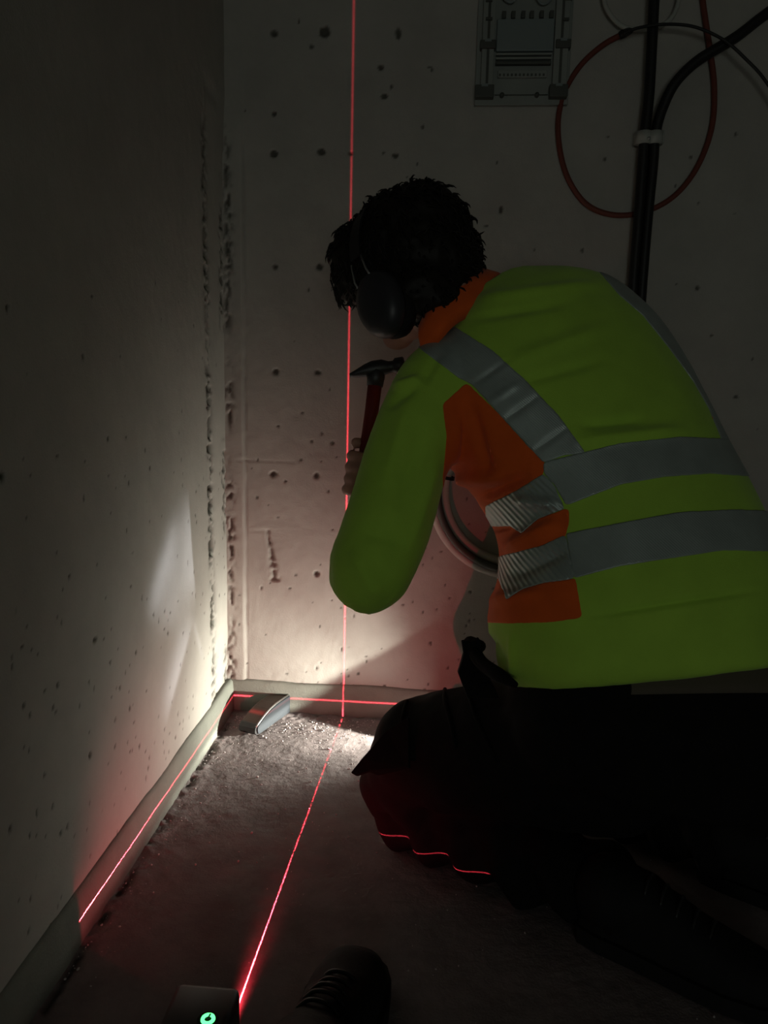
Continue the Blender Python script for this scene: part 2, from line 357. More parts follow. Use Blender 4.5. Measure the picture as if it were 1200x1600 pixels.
def back_fn(x, z):
    d, k = holes(x, z, WB, 3)
    y = 0.0035*(fbm2(x*5, z*5, 3, 11)-0.5)+0.0012*(fbm2(x*60, z*60, 3, 5)-0.5)
    # broken arris of the old formwork board in the corner, filled seam beside it
    low = np.clip((1.42-z)/0.15, 0, 1)
    wob = 0.010*(fbm2(z*14, z*0+2.0, 3, 21)-0.5)
    chip = np.exp(-((x-0.004-wob)/0.010)**2)*band_noise(z, 9, 0.40, 4)*low*np.clip(fbm2(x*140, z*80, 3, 9)*4.5-1.9, 0, 1)
    step = np.clip(1-(x-SEAM+0.004*(fbm2(z*9, z*0, 2, 8)-0.5))/0.003, 0, 1)*0.0035*np.clip((1.55-z)/0.1, 0, 1)
    seam = np.exp(-((x-SEAM-0.002)/0.0022)**2)*low*(0.3+0.5*band_noise(z, 12, 0.45, 7))
    # torn patch lower on the wall
    t0, t1 = on_back(418, 830), on_back(430, 905)
    tt = np.clip((t0[2]-z)/(t0[2]-t1[2]), 0, 1); cx = t0[0]+(t1[0]-t0[0])*tt
    tear = np.exp(-((x-cx)/(0.004+0.008*tt**2))**2)*((z < t0[2]+.005) & (z > t1[2]-0.006))*np.clip(fbm2(x*110, z*110, 3, 31)*2.6-0.75, 0, 1)
    tear = np.maximum(tear, np.exp(-((z-t0[2]-0.003*(fbm2(x*60, x*0, 2, 33)-.5))/0.0018)**2)*((x > t0[0]-0.04) & (x < t0[0]+0.004))*0.28)
    lift = np.exp(-((z-on_back(450, 722)[2])/0.0012)**2)*((x > 0.02) & (x < 0.16))*0.5
    crust = np.clip((0.12-z)/0.10, 0, 1)*np.clip(fbm2(x*130, z*130, 3, 40)*3-1.75, 0, 1)*np.clip((0.35-x)/0.2, 0, 1)
    y = y-step+d+0.005*chip+0.004*seam+0.006*tear+0.002*lift+0.003*crust
    dirt_shade = np.clip(k*0.85+chip*0.9+seam*0.45+tear*0.7+lift*0.25+crust*0.5+0.30*np.clip(fbm2(x*7, z*11, 4, 70)-0.62, 0, 1), 0, 1)
    return np.stack([x, y, z], 1), dirt_shade
link('wall_back', grid_mesh(grid_coords(-0.03, 1.45, 0.0036, XR), grid_coords(0, 1.72, 0.0036, ZC), back_fn), M['wall'])['kind'] = 'structure'

SX = [on_left(px, py)[1] for px, py in ((322, 300), (328, 600), (333, 850), (337, 1060))]
WL = []
for px, py, r in ((130, 557, 3), (150, 1000, 3), (212, 1020, 3), (5, 745, 5), (12, 480, 3), (235, 732, 3), (306, 768, 3), (307, 816, 3), (148, 1000, 4), (172, 1035, 3), (180, 1125, 3), (140, 1180, 4), (240, 960, 3), (257, 955, 3), (187, 1075, 3), (90, 1070, 3)):
    p = on_left(px, py); WL.append((p[1], p[2], r/1200*1.4, 1.0))
for _ in range(300): WL.append((RNG.uniform(-1.2, -0.02), abs(RNG.normal(0, 0.45)), RNG.uniform(0.0012, 0.003), RNG.uniform(0.6, 1.6)))
def left_fn(y, z):
    d, k = holes(y, z, WL, 13)
    x = 0.004*(fbm2(y*4+9, z*4, 3, 15)-0.5)+0.0008*(fbm2(y*60, z*60, 3, 6)-0.5)
    low = np.clip((1.42-z)/0.12, 0, 1); cy = np.interp(z, (0.1, 0.45, 0.85, 1.25), SX[::-1])
    wob = 0.016*(fbm2(z*16, z*0+5.0, 3, 24)-0.5)
    rag = np.clip(fbm2(y*45, z*80, 3, 19)*5.0-1.75, 0, 1)
    chip = np.clip(1.5*np.exp(-((y-cy-wob)/0.022)**2), 0, 1)*(0.5+0.7*band_noise(z, 10, 0.36, 14))*low*rag*np.clip(1.5-z*0.8, 0.4, 1)
    chip2 = np.exp(-((y+0.014)/0.020)**2)*band_noise(z, 8, 0.42, 17)*low*np.clip(fbm2(y*60, z*80, 3, 29)*5.0-2.2, 0, 1)
    fill = np.clip((y-cy)/0.012, 0, 1)*0.006*low                                    # the strip between chip and corner stands back
    notch = np.exp(-((y-cy-0.05)/0.05)**2-((z-1.40)/0.018)**2)*0.004
    x = x-fill-d-0.007*chip-0.005*chip2-notch
    dirt_shade = np.clip(k*0.8+chip*0.95+chip2*0.8+0.25*np.clip(fbm2(y*7, z*9, 4, 75)-0.62, 0, 1), 0, 1)
    return np.stack([x, y, z], 1), dirt_shade
ly = -grid_coords(0, 1.15, 0.0036, -YR)
link('wall_left', grid_mesh(ly[::-1], grid_coords(0, 1.72, 0.0036, ZC), left_fn), M['wall'])['kind'] = 'structure'

def floor_fn(x, y):
    g = fbm2(x*24, y*24, 4, 51)-0.5; fine = fbm2(x*170, y*170, 3, 52)-0.5
    near = np.exp(-(np.minimum(-y, x*1.6)/0.05)**2)                                 # crumbs and mortar gathered against the skirting
    z = 0.0036*g+0.0015*fine+near*(0.010*np.clip(fbm2(x*75, y*75, 3, 55)-0.35, 0, 1)+0.006*np.exp(-((x-0.14)/0.12)**2))
    gap = np.exp(-((x-0.017)/0.006)**2)*np.clip(fbm2(y*30, y*0, 3, 60)*3-1.2, 0, 1)*(y < -0.08)+0.7*np.exp(-((y+0.022)/0.006)**2)*np.clip(fbm2(x*25, x*0, 3, 61)*3-1.3, 0, 1)*(x > 0.22)
    z = z-0.006*np.clip(gap, 0, 1)
    dirt_shade = np.clip(gap*0.9+0.5*np.clip(fbm2(x*9, y*9, 4, 66)-0.58, 0, 1), 0, 1)
    return np.stack([x, y, z], 1), dirt_shade
fy = -grid_coords(0, 1.10, 0.0034, -YR)
link('floor', grid_mesh(grid_coords(0, 1.15, 0.0034, XR), fy[::-1], floor_fn), M['floor'])['kind'] = 'structure'

def strip(name, along, fn):
    """cast skirting strip, rough on top and along its foot"""
    U = np.arange(0, along, 0.006); rows = [(0.000, -0.012), (0.006, -0.012), (0.011, 0.004), (0.011, 0.020), (0.0105, 0.040), (0.010, 0.058), (0.008, 0.074), (0.004, 0.079), (0.0, 0.080), (-0.01, 0.080)]
    V = []; 
    for i, u in enumerate(U):
        for j, (t, z) in enumerate(rows):
            wob = (fbm2(np.array([u*30]), np.array([j*1.3]), 3, 81)[0]-0.5)
            up = 0.010*(fbm2(np.array([u*9]), np.array([0.5]), 3, 83)[0]-0.5) if j >= 6 else 0
            V.append(fn(u, t+0.003*wob, z+up))
    n = len(rows); Q = np.array([(i*n+j, (i+1)*n+j, (i+1)*n+j+1, i*n+j+1) for i in range(len(U)-1) for j in range(n-1)])
    me = np_mesh(np.array(V), Q); a = me.attributes.new('dirt_shade', 'FLOAT', 'POINT')
    a.data.foreach_set('value', np.array([max(0, 0.8-abs(j-2)*0.5)*noise2(np.array([i*0.11]), np.array([0.]), 5)[0] if j <= 3 else 0 for i in range(len(U)) for j in range(n)], np.float32))
    link(name, me, M['band'])['kind'] = 'structure'
strip('baseboard_back', XR, lambda u, t, z: (u, -t, z))
strip('baseboard_left', 3.9, lambda u, t, z: (t, -u, z))

def slab(name, lo, hi, m=None):
    lo, hi = np.array(lo), np.array(hi); o = MB().box((lo+hi)/2, hi-lo).build(name, m or M['plain'], None, False); o['kind'] = 'structure'; return o
slab('wall_right', (XR, YR, 0), (XR+0.1, 0.1, ZC))
slab('ceiling', (-0.1, YR, ZC), (XR+0.1, 0.1, ZC+0.1))
slab('wall_rear', (-0.1, YR-0.1, 0), (0.30, YR, ZC)); slab('wall_rear_side', (1.30, YR-0.1, 0), (XR+0.1, YR, ZC)); slab('wall_rear_lintel', (0.30, YR-0.1, 2.1), (1.30, YR, ZC))

# loose grit on the floor: nobody could count it
def grit():
    bm = bmesh.new(); bmesh.ops.create_icosphere(bm, subdivisions=1, radius=1.0); bv = np.array([v.co[:] for v in bm.verts]); bf = np.array([[v.index for v in f.verts] for f in bm.faces]); bm.free()
    V = []; F = []
    for i in range(2200):
        if i < 1000: x, y = abs(RNG.normal(0.14, 0.16))+0.016, -abs(RNG.normal(0, 0.05))-0.016
        elif i < 1300: x, y = abs(RNG.normal(0, 0.02))+0.016, -RNG.uniform(0.02, 0.9)
        else: x, y = RNG.uniform(0.02, 0.9), -abs(RNG.normal(0, 0.35))-0.02
        r = RNG.choice([0.0008, 0.0013, 0.0021], p=[.62, .33, .05])*RNG.uniform(0.7, 1.3)
        sc = r*RNG.uniform(0.6, 1.4, 3); F.append(bf+len(V)*len(bv)); V.append(bv*RNG.uniform(0.75, 1.2, (len(bv), 1))*sc+[x, y, r*0.4])
    return np_mesh(np.vstack(V), np.vstack(F))
tag(link('grit', grit(), M['grit'], None, False), 'loose pale grit and crumbs scattered over the concrete floor', 'grit', kind='stuff')

# ------------------------------------------------------------------ mounting board, high on the back wall
def wp(px, py, y=0.0): return on_back(px, py, y)
ZK = np.array([0, 0, 1.0])
pb = empty('mounting_board', wp(812, 166), 'pale plastic meter mounting board screwed to the wall, high up', 'mounting board')
bx0, bx1, bz0, bz1 = wp(741, 166)[0], wp(886, 166)[0], wp(812, 167)[2], 1.80
PXM = (bx1-bx0)/145.0
def bxp(px): return bx0+(px-741)*PXM
def bzp(py): return bz0+(167-py)*PXM
def bbox(name, m, x0, x1, y0, y1, d0, d1, parent=pb, bev=0.0015):
    return MB().box(((bxp(x0)+bxp(x1))/2, -(d0+d1)/2, (bzp(y0)+bzp(y1))/2), (abs(bxp(x1)-bxp(x0)), d1-d0, abs(bzp(y1)-bzp(y0))), None, bev).build(name, m, parent, False)
bbox('base_plate', M['board'], 741, 886, 167, -30, 0.002, 0.012)
for a, b in ((749, 768), (859, 881)):
    r = bbox('rail', M['board'], a, b, 158, -30, 0.012, 0.026)
    bbox('rail_groove', M['bracket'], (a+b)/2-2, (a+b)/2+2, 140, -30, 0.0255, 0.0268, r, 0.0)
for a, b, y0, y1 in ((746, 770, 90, 78), (861, 884, 90, 78), (741, 770, 160, 142), (855, 883, 160, 142)):
    k = bbox('bracket', M['bracket'], a, b, y0, y1, 0.012, 0.032)
    bbox('bracket_slot', M['board2'], (a+b)/2-5, (a+b)/2+5, y1+3, y1-1, 0.024, 0.0325, k, 0.0)
bbox('cover_plate', M['board2'], 771, 858, 92, 46, 0.012, 0.022)
for y0, y1 in ((98, 95), (104, 101), (111, 107)): bbox('cross_bar', M['bracket'] if y1 == 107 else M['board'], 771, 856, y0, y1, 0.012, 0.024, bev=0.0008)
ps = bbox('terminal_strip', M['board'], 775, 851, 129, 118, 0.012, 0.020)
for i in range(12): bbox('terminal_hole', M['bracket'], 777+i*6.1, 780+i*6.1, 127.5, 124, 0.0198, 0.0215, ps, 0.0)
for px in (783, 837):
    MB().tube([(bxp(px), -0.011, bzp(154)), (bxp(px), -0.021, bzp(154))], 0.0046, 12).build('screw', M['bracket'], pb)
MB().tube([(bxp(772), -0.0135, bzp(153)), (bxp(854), -0.0135, bzp(153))], 0.0010, 6).build('scribed_edge', M['bracket'], pb)
sc = [(bxp(x), -0.024, bzp(y)) for x, y in ((772, 0), (776, 12), (784, 22), (793, 23), (802, 12), (811, 4), (818, 6), (826, 14), (836, 26), (847, 24), (855, 12), (859, 0))]
MB().tube(crom(sc, 5), 0.0026, 8).build('scalloped_wire', M['board2'], pb)
for px in (781, 795, 810, 823, 838, 853): bbox('tab', M['bracket'], px-3, px+3, 46, 36, 0.012, 0.026, bev=0.0008)
for px, py in ((772, 4), (866, 4), (757, 22), (877, 21), (758, 48), (874, 50)): bbox('clip', M['bracket'], px-5, px+5, py+2, py-2, 0.022, 0.031, bev=0.0006)

# ------------------------------------------------------------------ cables and tubes on the back wall
def cable(name, pts, rad, m, label, cat='cable', y=0.0, k=10, parent=None):
    P = [wp(a, b, -(c[0] if c else y)) for a, b, *c in pts]
    o = MB().tube(crom(P, k), rad, 10).build(name, m, parent)
    return tag(o, label, cat) if label else o
cable('cable', [(1025, -60), (1022, 0), (1018, 80), (1014, 150), (1008, 205), (1004, 260), (998, 340), (990, 440), (984, 560)], 0.0108, M['cable'], 'thick black cable running straight down the wall through the clamp', y=0.034)
cable('cable', [(1290, -40), (1200, 20, .036), (1150, 58, .04), (1090, 95, .04), (1055, 130, .04), (1035, 170, .036), (1024, 210, .034), (1020, 260, .034), (1012, 340, .034), (1003, 450, .034), (996, 560, .034)], 0.0108, M['cable'], 'thick black cable bending away to the upper right above the clamp', y=0.036)
cable('tube', [(1093, -60), (1098, 0), (1108, 70), (1116, 135), (1112, 200), (1090, 260), (1055, 305), (1010, 330), (960, 336), (915, 318), (884, 270), (872, 205), (880, 150), (905, 105), (940, 72), (975, 52)], 0.0058, M['redcable'], 'red-brown tube hanging in a wide loop behind the black cables', 'tube', y=0.0085)
cable('cable', [(975, 52), (1000, 43), (1040, 38), (1085, 42), (1130, 62), (1165, 92), (1200, 132), (1260, 230)], 0.0030, M['cable'], 'thin black cable arching to the right from the end of the red-brown loop', y=0.058)
jt = MB().tube([wp(968, 56, -0.0085), wp(975, 52, -0.012), wp(983, 49, -0.030), wp(988, 47, -0.055)], [0.0075, 0.009, 0.007, 0.0035], 10).build('tube_coupling', M['cable']); tag(jt, 'small black coupling where the thin cable meets the red-brown tube', 'coupling')
cable('conduit', [(944, -50), (944, 0), (955, 25), (975, 42), (1005, 46), (1040, 36), (1058, 10), (1064, -40)], 0.0048, M['clamp'], 'pale grey conduit loop hanging at the top edge of the photo', 'conduit', y=0.020)
cl = empty('pipe_clamp', wp(1014, 216), 'pale grey plastic clamp holding two black cables to the wall', 'clamp')
c0 = wp(1014, 215, -0.034)
MB().box(wp(1014, 216, -0.011), (0.060, 0.020, 0.026), None, 0.002).build('clamp_base', M['clamp'], cl)
for px in (1006, 1023):
    q = wp(px, 216, -0.034); MB().loft([[q+[0.0165*math.cos(a), 0.0165*math.sin(a), z] for a in np.linspace(0, 2*math.pi, 20, endpoint=False)] for z in (-0.012, 0.012)]).build('clamp_ring', M['clamp'], cl)
MB().tube([wp(1014, 216, -0.018), wp(1014, 216, -0.052)], 0.0035, 8).build('clamp_screw', M['steel'], cl)

# coil of pale conduit hanging on the wall
ck = wp(806, 768); R1 = 127/1200*1.83; co = empty('conduit_coil', ck-[0, 0, R1], 'coil of pale grey conduit hanging on the wall under the bent arm', 'conduit coil')
for rr, y0 in ((R1, 0.020), (R1*0.925, 0.036), (R1*0.845, 0.020)):
    P = [ck+[rr*math.cos(a), -y0, rr*math.sin(a)] for a in np.linspace(0, 2*math.pi, 96, endpoint=False)]
    n_ = 12; rings = []
    for i, p in enumerate(P):
        a = 2*math.pi*i/96; er = np.array([math.cos(a), 0, math.sin(a)]); rd = 0.0105 if rr != R1*0.925 else 0.0085
        rings.append([p+rd*(math.cos(t)*er+math.sin(t)*np.array([0, 1.0, 0])) for t in np.linspace(0, 2*math.pi, n_, endpoint=False)])
    MB().loft(rings, closed=True).build('turn_or_shade_ring', M['conduit'] if rr != R1*0.925 else M['bracket'], co)  # dark middle ring stands in for the shade between the pale turns
for a in (2.95, 0.6, 4.9):
    er = np.array([math.cos(a), 0, math.sin(a)]); c = ck+er*R1*0.925
    ring = [[c+[0, -0.026, 0]+er*0.034*math.cos(t)+np.array([0, 1, 0])*0.022*math.sin(t)+np.array([-math.sin(a), 0, math.cos(a)])*z for t in np.linspace(0, 2*math.pi, 24, endpoint=False)] for z in (-0.004, 0.004)]
    MB().loft(ring, cap=False).build('cable_tie', M['cable'], co)
MB().tube([ck+[0, 0.0, R1*0.80], ck+[0, -0.062, R1*0.80], ck+[0, -0.066, R1*0.83]], 0.0045, 8).build('hook', M['steel'], co)

# ------------------------------------------------------------------ black case in the corner
a0, a1 = on_floor(403, 1153), on_floor(455, 1115)           # near end and far end of its foot, right hand side
ax = a1-a0; LEN = float(np.linalg.norm(ax[:2])); ax = np.array([ax[0], ax[1], 0])/LEN; LEN *= 1.06; lat = np.array([-ax[1], ax[0], 0])
WID, zz = 0.050, 0.003
cs = empty('tool_case', a0+lat*WID/2, 'small black curved case with metal ring on floor in the corner', 'case')
prof = [(0.000, 0.004), (-0.004, 0.012), (-0.002, 0.022), (0.010, 0.029), (0.035, 0.038), (0.060, 0.044), (0.085, 0.047), (LEN-0.006, 0.047), (LEN, 0.042), (LEN, 0.006), (LEN-0.005, 0.001), (0.006, 0.001)]
def case_ring(w, inset=0.0):
    c = np.array([LEN*0.5, 0.022]); return [a0+ax*(c[0]+(p[0]-c[0])*(1-inset))+lat*w+ZK*(zz+c[1]+(p[1]-c[1])*(1-inset*1.6)) for p in prof]
MB().loft([case_ring(0.006, 0.03), case_ring(0.008), case_ring(WID-0.004), case_ring(WID, 0.05)]).build('body', M['wood'], cs, False)
MB().loft([case_ring(0.0, 0.10), case_ring(0.001, 0.055), case_ring(0.0062, 0.05)]).build('side_plate', M['satin'], cs, False)
MB().tube([a0+ax*p[0]+lat*0.004+ZK*(zz+p[1]) for p in prof[2:8]], 0.0022, 8).build('metal_rim', M['steel'], cs)
nose = [(0.002, 0.002), (-0.006, 0.010), (-0.005, 0.020), (0.004, 0.027), (0.012, 0.028), (0.012, 0.002)]
MB().loft([[a0+ax*p[0]+lat*w+ZK*(zz+p[1]) for p in nose] for w in (0.004, WID-0.002)]).build('rubber_nose', M['black'], cs, False)
rc = a0+ax*(LEN+0.004)-lat*0.006+ZK*0.014
MB().tube([rc+0.010*(math.cos(t)*ax+math.sin(t)*(0.6*ZK-0.8*lat)) for t in np.linspace(0, 2*math.pi, 25)], 0.0015, 8).build('metal_ring', M['steel'], cs)

# ------------------------------------------------------------------ laser level at the bottom of the frame
L0 = LASER; lx0, lx1, ly0, ly1, lz = L0[0]-0.062, L0[0]+0.018, L0[1]-0.095, L0[1]-0.004, 0.070
ll = empty('laser_level', ((lx0+lx1)/2, (ly0+ly1)/2, 0), 'black cross-line laser level with glowing green button on the floor', 'laser level')
MB().box(((lx0+lx1)/2, (ly0+ly1)/2, lz/2+0.002), (lx1-lx0, ly1-ly0, lz-0.002), None, 0.008).build('housing', M['black'], ll)
for sx in (-1, 1):
    for sy in (-1, 1): MB().tube([((lx0+lx1)/2+sx*0.032, (ly0+ly1)/2+sy*0.034, 0.0), ((lx0+lx1)/2+sx*0.032, (ly0+ly1)/2+sy*0.034, 0.006)], 0.006, 10).build('foot', M['rubber'], ll)
MB().tube([(L0[0], ly1-0.001, L0[2]), (L0[0], ly1+0.0015, L0[2])], 0.008, 16).build('laser_window', M['window'], ll)
bc = on_floor(325, 1594, lz)
MB().tube([(bc[0], bc[1], lz-0.001), (bc[0], bc[1], lz+0.0012)], 0.0125, 20).build('button_bezel', M['rubber'], ll)
gr = [[(bc[0]+r*math.cos(t), bc[1]+r*math.sin(t), z) for t in np.linspace(0, 2*math.pi, 24, endpoint=False)] for r, z in ((0.0085, lz+0.001), (0.0082, lz+0.0024), (0.0042, lz+0.0024), (0.0040, lz+0.001))]
MB().loft(gr, cap=False).build('glowing_ring', M['green'], ll)
MB().tube([(bc[0]-0.0005, bc[1]-0.001, lz+0.002), (bc[0]+0.0012, bc[1]+0.006, lz+0.0030)], 0.0010, 6).build('power_mark', M['black'], ll)

# ------------------------------------------------------------------ the photographer's boot
def make_boot(name, toe, d, parent=None, label=None, shaft=0.16, lean=(0, 0, 1), length=0.29, flat=False):
    """a work boot: sole, upper, laces; toe point on the floor and heading d (flat: toes turned under, sole facing back)"""
    toe = np.array(toe, float); d = np.array([d[0], d[1], 0.0]); d /= np.linalg.norm(d); l = np.array([-d[1], d[0], 0.0]); lean = np.array(lean, float)
    st = [(0.0, 0.020, 0.030), (0.012, 0.034, 0.050), (0.035, 0.045, 0.064), (0.075, 0.051, 0.072), (0.12, 0.049, 0.085), (0.16, 0.045, 0.105), (0.20, 0.042, 0.118), (0.25, 0.040, 0.110), (0.28, 0.034, 0.090), (length, 0.020, 0.060)]
    rings = []
    for s, w_, h in st:
        c = toe-d*s; rings.append([c+l*w_*math.copysign(abs(math.cos(t))**0.8, math.cos(t))+ZK*(0.022+max(0.0, math.sin(t))**0.8*(h-0.022)) for t in np.linspace(0, 2*math.pi, 28, endpoint=False)])
    up = MB().loft(rings); b = toe-d*0.225+ZK*0.075
    up.capsule(b, b+lean*shaft, 0.050, 0.056); me = remesh(up.mesh(), 0.006, 5, 1)
    if parent is None: o = empty(name, toe-d*length/2, label, 'boot'); link('upper', me, M['rubber'], o)
    else: o = link(name, me, M['rubber'], parent); o['label'] = label
    sole = [[toe-d*s+l*(w_+0.005)+ZK*z for s, w_, h in st]+[toe-d*s-l*(w_+0.005)+ZK*z for s, w_, h in st[::-1]] for z in (0.0015, 0.026)]
    MB().loft(sole).build('sole', M['rubber'], o, False)
    for i in range(5):
        s = 0.105+i*0.022; h = np.interp(s, [q[0] for q in st], [q[2] for q in st])+0.002; c = toe-d*s
        MB().tube(crom([c+l*0.024+ZK*(h-0.012), c+l*0.010+ZK*(h+0.001), c-l*0.010+ZK*(h+0.001), c-l*0.024+ZK*(h-0.012)], 4), 0.0026, 6).build('lace', M['cable'], o)
    return o
make_boot('boot', on_floor(566, 1462, 0.055)*[1, 1, 0], (0.16, 0.98), None, 'black work boot with toe at the bottom edge beside the laser level', shaft=0.10, lean=(0.05, -0.85, 0.45))

# ------------------------------------------------------------------ the kneeling person
def unit(v): v = np.array(v, float); return v/np.linalg.norm(v)
person = empty('person', (0.66, -0.55, 0.0), 'person in yellow and orange reflective jacket kneeling in front of the wall, holding a hammer', 'person')

def stations(rows, n=48, pw=0.9):
    """rows: left contour pixel, right contour pixel, their depths, thickness towards the viewer"""
    C = []; A = []
    for (lx, ly, rx, ry, dl, dr, b) in rows:
        L_, R_ = at(lx, ly, dl), at(rx, ry, dr); C.append((L_+R_)/2); A.append((R_-L_)/2)
    C = np.array(C); A = np.array(A); T = np.gradient(C, axis=0); rings = []
    for c, a, t, row in zip(C, A, T, rows):
        nrm = unit(np.cross(a, t)); 
        rings.append([c+a*math.copysign(abs(math.cos(q))**pw, math.cos(q))+nrm*row[6]*math.copysign(abs(math.sin(q))**pw, math.sin(q)) for q in np.linspace(0, 2*math.pi, n, endpoint=False)])
    return rings
def resample(rings, k=4):
    R_ = np.array(rings); P = crom(R_.reshape(len(R_), -1), k); return list(P.reshape(len(P), -1, 3))

TORSO = [  # hem to neck
    (802, 1076, 1242, 1030, 1.10, 1.10, 0.152),
    (775, 1038, 1238, 1005, 1.10, 1.11, 0.160),
    (764, 960, 1215, 920, 1.10, 1.13, 0.165),
    (785, 890, 1185, 850, 1.11, 1.15, 0.160),
    (782, 820, 1152, 790, 1.11, 1.18, 0.150),
    (745, 750, 1115, 730, 1.11, 1.21, 0.145),
    (705, 690, 1084, 665, 1.11, 1.24, 0.140),
    (690, 630, 1048, 595, 1.11, 1.27, 0.130),
    (685, 575, 1000, 520, 1.12, 1.29, 0.118),
    (695, 530, 940, 468, 1.14, 1.30, 0.098),
    (715, 500, 870, 450, 1.17, 1.28, 0.075),
    (714, 486, 806, 438, 1.185, 1.25, 0.060)]
tor = resample(stations(TORSO), 4)
jk = MB().loft(tor)
# left arm: upper arm hanging to the elbow, forearm rising away from us to the hand
LSH, LEL, LWR = at(682, 612, 1.13), at(580, 890, 1.075), at(603, 752, 1.235)
jk.tube(crom([at(715, 575, 1.16), LSH, at(641, 700, 1.10), at(606, 820, 1.075), at(574, 898, 1.07), at(548, 938, 1.08)], 5), np.interp(np.linspace(0, 1, 26), [0, .2, .4, .6, .8, 1], [.060, .066, .061, .063, .060, .034]), 24)
jk.tube(crom([at(562, 915, 1.075), at(568, 860, 1.11), at(592, 805, 1.18), LWR], 5), [.046]*6+[.042]*5+[.036]*5, 20)
# right arm, reaching forward on the far side of the body
RSH, REL, RWR = at(935, 545, 1.36), at(935, 770, 1.44), at(860, 700, 1.47)
jk.tube(crom([at(930, 520, 1.34), RSH, (RSH+REL)/2, REL], 5), [.072]*16, 20); jk.capsule(REL, RWR, .058, .042)
base = remesh(jk.mesh(), 0.008, 7, 2)
V, N = arrays(base)
def relief(V):
    """soft folds of the fleece: across the back, down the sleeve"""
    px = project(V); x, y = px[:, 0], px[:, 1]; h = 0.0016*(noise3(V*9, 3)-0.5)*2+0.0022*(noise3(V*[22, 22, 10], 5)-0.5)
    def fold(x0, y0, x1, y1, wdt, amp, fade=0.25):
        d = np.array([x1-x0, y1-y0]); L_ = np.hypot(*d); d = d/L_; t = ((x-x0)*d[0]+(y-y0)*d[1])/L_; s = -(x-x0)*d[1]+(y-y0)*d[0]
        return amp*np.exp(-(s/wdt)**2)*np.clip(np.minimum(t, 1-t)/fade, 0, 1)
    for f in ((720, 615, 815, 550, 5, -.0016, .4), (750, 640, 840, 580, 6, .0014, .4), (770, 670, 860, 605, 5, -.0016, .4), (820, 715, 905, 655, 5, -.0014, .4), (720, 470, 960, 440, 9, .004), (730, 500, 900, 470, 8, -.003), (770, 575, 960, 505, 12, .0035), (800, 600, 950, 560, 9, -.003), (890, 690, 1080, 670, 10, .005), (900, 665, 1010, 655, 8, -.004),
              (660, 600, 690, 545, 9, -.003), (612, 605, 660, 590, 7, .005), (600, 640, 655, 600, 8, -.003), (640, 620, 600, 760, 12, .003), (665, 650, 620, 800, 11, -.003), (690, 700, 640, 860, 10, .003), (545, 860, 600, 940, 14, .004), (560, 830, 640, 850, 11, -.003),
              (715, 640, 705, 745, 10, .005), (735, 620, 770, 760, 9, -.004), (700, 750, 790, 745, 10, .007), (740, 780, 830, 740, 9, -.006), (800, 780, 880, 790, 8, .006), (785, 860, 880, 815, 12, .008), (790, 905, 890, 860, 9, -.004), (760, 940, 850, 925, 9, .005),
              (905, 965, 1200, 920, 6, -.003), (760, 990, 790, 1050, 9, -.006), (800, 985, 800, 1060, 6, .003)): h = h+1.5*fold(*f)
    return h
V = V+N*relief(V)[:, None]; setco(base, V)
jacket = link('jacket', base, M['yellow'], person); jacket['label'] = 'yellow fleece jacket with orange side panels and grey reflective tape'

# panels sewn on: taken from the jacket's own surface and lifted by their thickness
V, N = arrays(base); base.calc_loop_triangles()
Q = np.empty(len(base.polygons)*4, np.int32); base.polygons.foreach_get('vertices', Q); Q = Q.reshape(-1, 4)
PX = project(V); FC = PX[Q].mean(1); F3 = V[Q].mean(1); FN = N[Q].mean(1)
arm_line = np.array([LSH, at(641, 700, 1.10), at(606, 820, 1.075), LEL])
def seg_dist(P, L_):
    r = np.full(len(P), 9.0)
    for a, b in zip(L_[:-1], L_[1:]):
        t = np.clip(((P-a)@(b-a))/((b-a)@(b-a)), 0, 1); r = np.minimum(r, np.linalg.norm(P-a-t[:, None]*(b-a), axis=1))
    return r
SLEEVE = (seg_dist(F3, arm_line) < 0.090) & inpoly(FC, [(500, 400), (640, 545), (656, 546), (717, 592), (727, 600), (691, 632), (698, 682), (692, 745), (692, 1000), (400, 1000)])
FORE = seg_dist(F3, np.array([at(572, 905, 1.075), at(592, 805, 1.18), LWR])) < 0.060
RARM = (seg_dist(F3, np.array([RSH+(REL-RSH)*0.15, REL, RWR])) < 0.078)
OFF = SLEEVE | FORE | RARM
def panel(name, poly, m, lift, label=None):
    sel = inpoly(FC, poly) & ~OFF; q = Q[sel]
    if not len(q): return
    used, inv = np.unique(q, return_inverse=True); q = inv.reshape(-1, 4); v = V[used].copy(); nn = N[used]
    e = np.vstack([q[:, [0, 1]], q[:, [1, 2]], q[:, [2, 3]], q[:, [3, 0]]]); e.sort(axis=1); ue, cnt = np.unique(e, axis=0, return_counts=True); be = ue[cnt == 1]
    for _ in range(10):                                        # relax the cut edge
        acc = np.zeros_like(v); c = np.zeros(len(v)); np.add.at(acc, be[:, 0], v[be[:, 1]]); np.add.at(acc, be[:, 1], v[be[:, 0]]); np.add.at(c, be.ravel(), 1)
        k = c > 0; v[k] = v[k]*0.5+0.5*acc[k]/c[k][:, None]
    me = np_mesh(v+nn*lift, q); o = link(name, me, m, jacket); s_ = o.modifiers.new('thickness', 'SOLIDIFY'); s_.thickness = lift+0.0006; s_.offset = -1
    if label: o['label'] = label
    return o
BIG = 400
panel('orange_panel', [(729, 598), (640, 631), (640, 680), (640, 745), (724, 780), (747, 800), (760, 840), (800, 830), (801, 783), (815, 762), (848, 743), (852, 722), (827, 699), (780, 647)], M['orange'], 0.0008, 'orange chest side panel')
panel('orange_panel', [(889, 794), (889, 815), (884, 838), (845, 853), (813, 862), (789, 869), (740, 880), (740, 835), (799, 822), (815, 834), (841, 811), (878, 797)], M['orange'], 0.0008, 'orange stripe between the tapes')
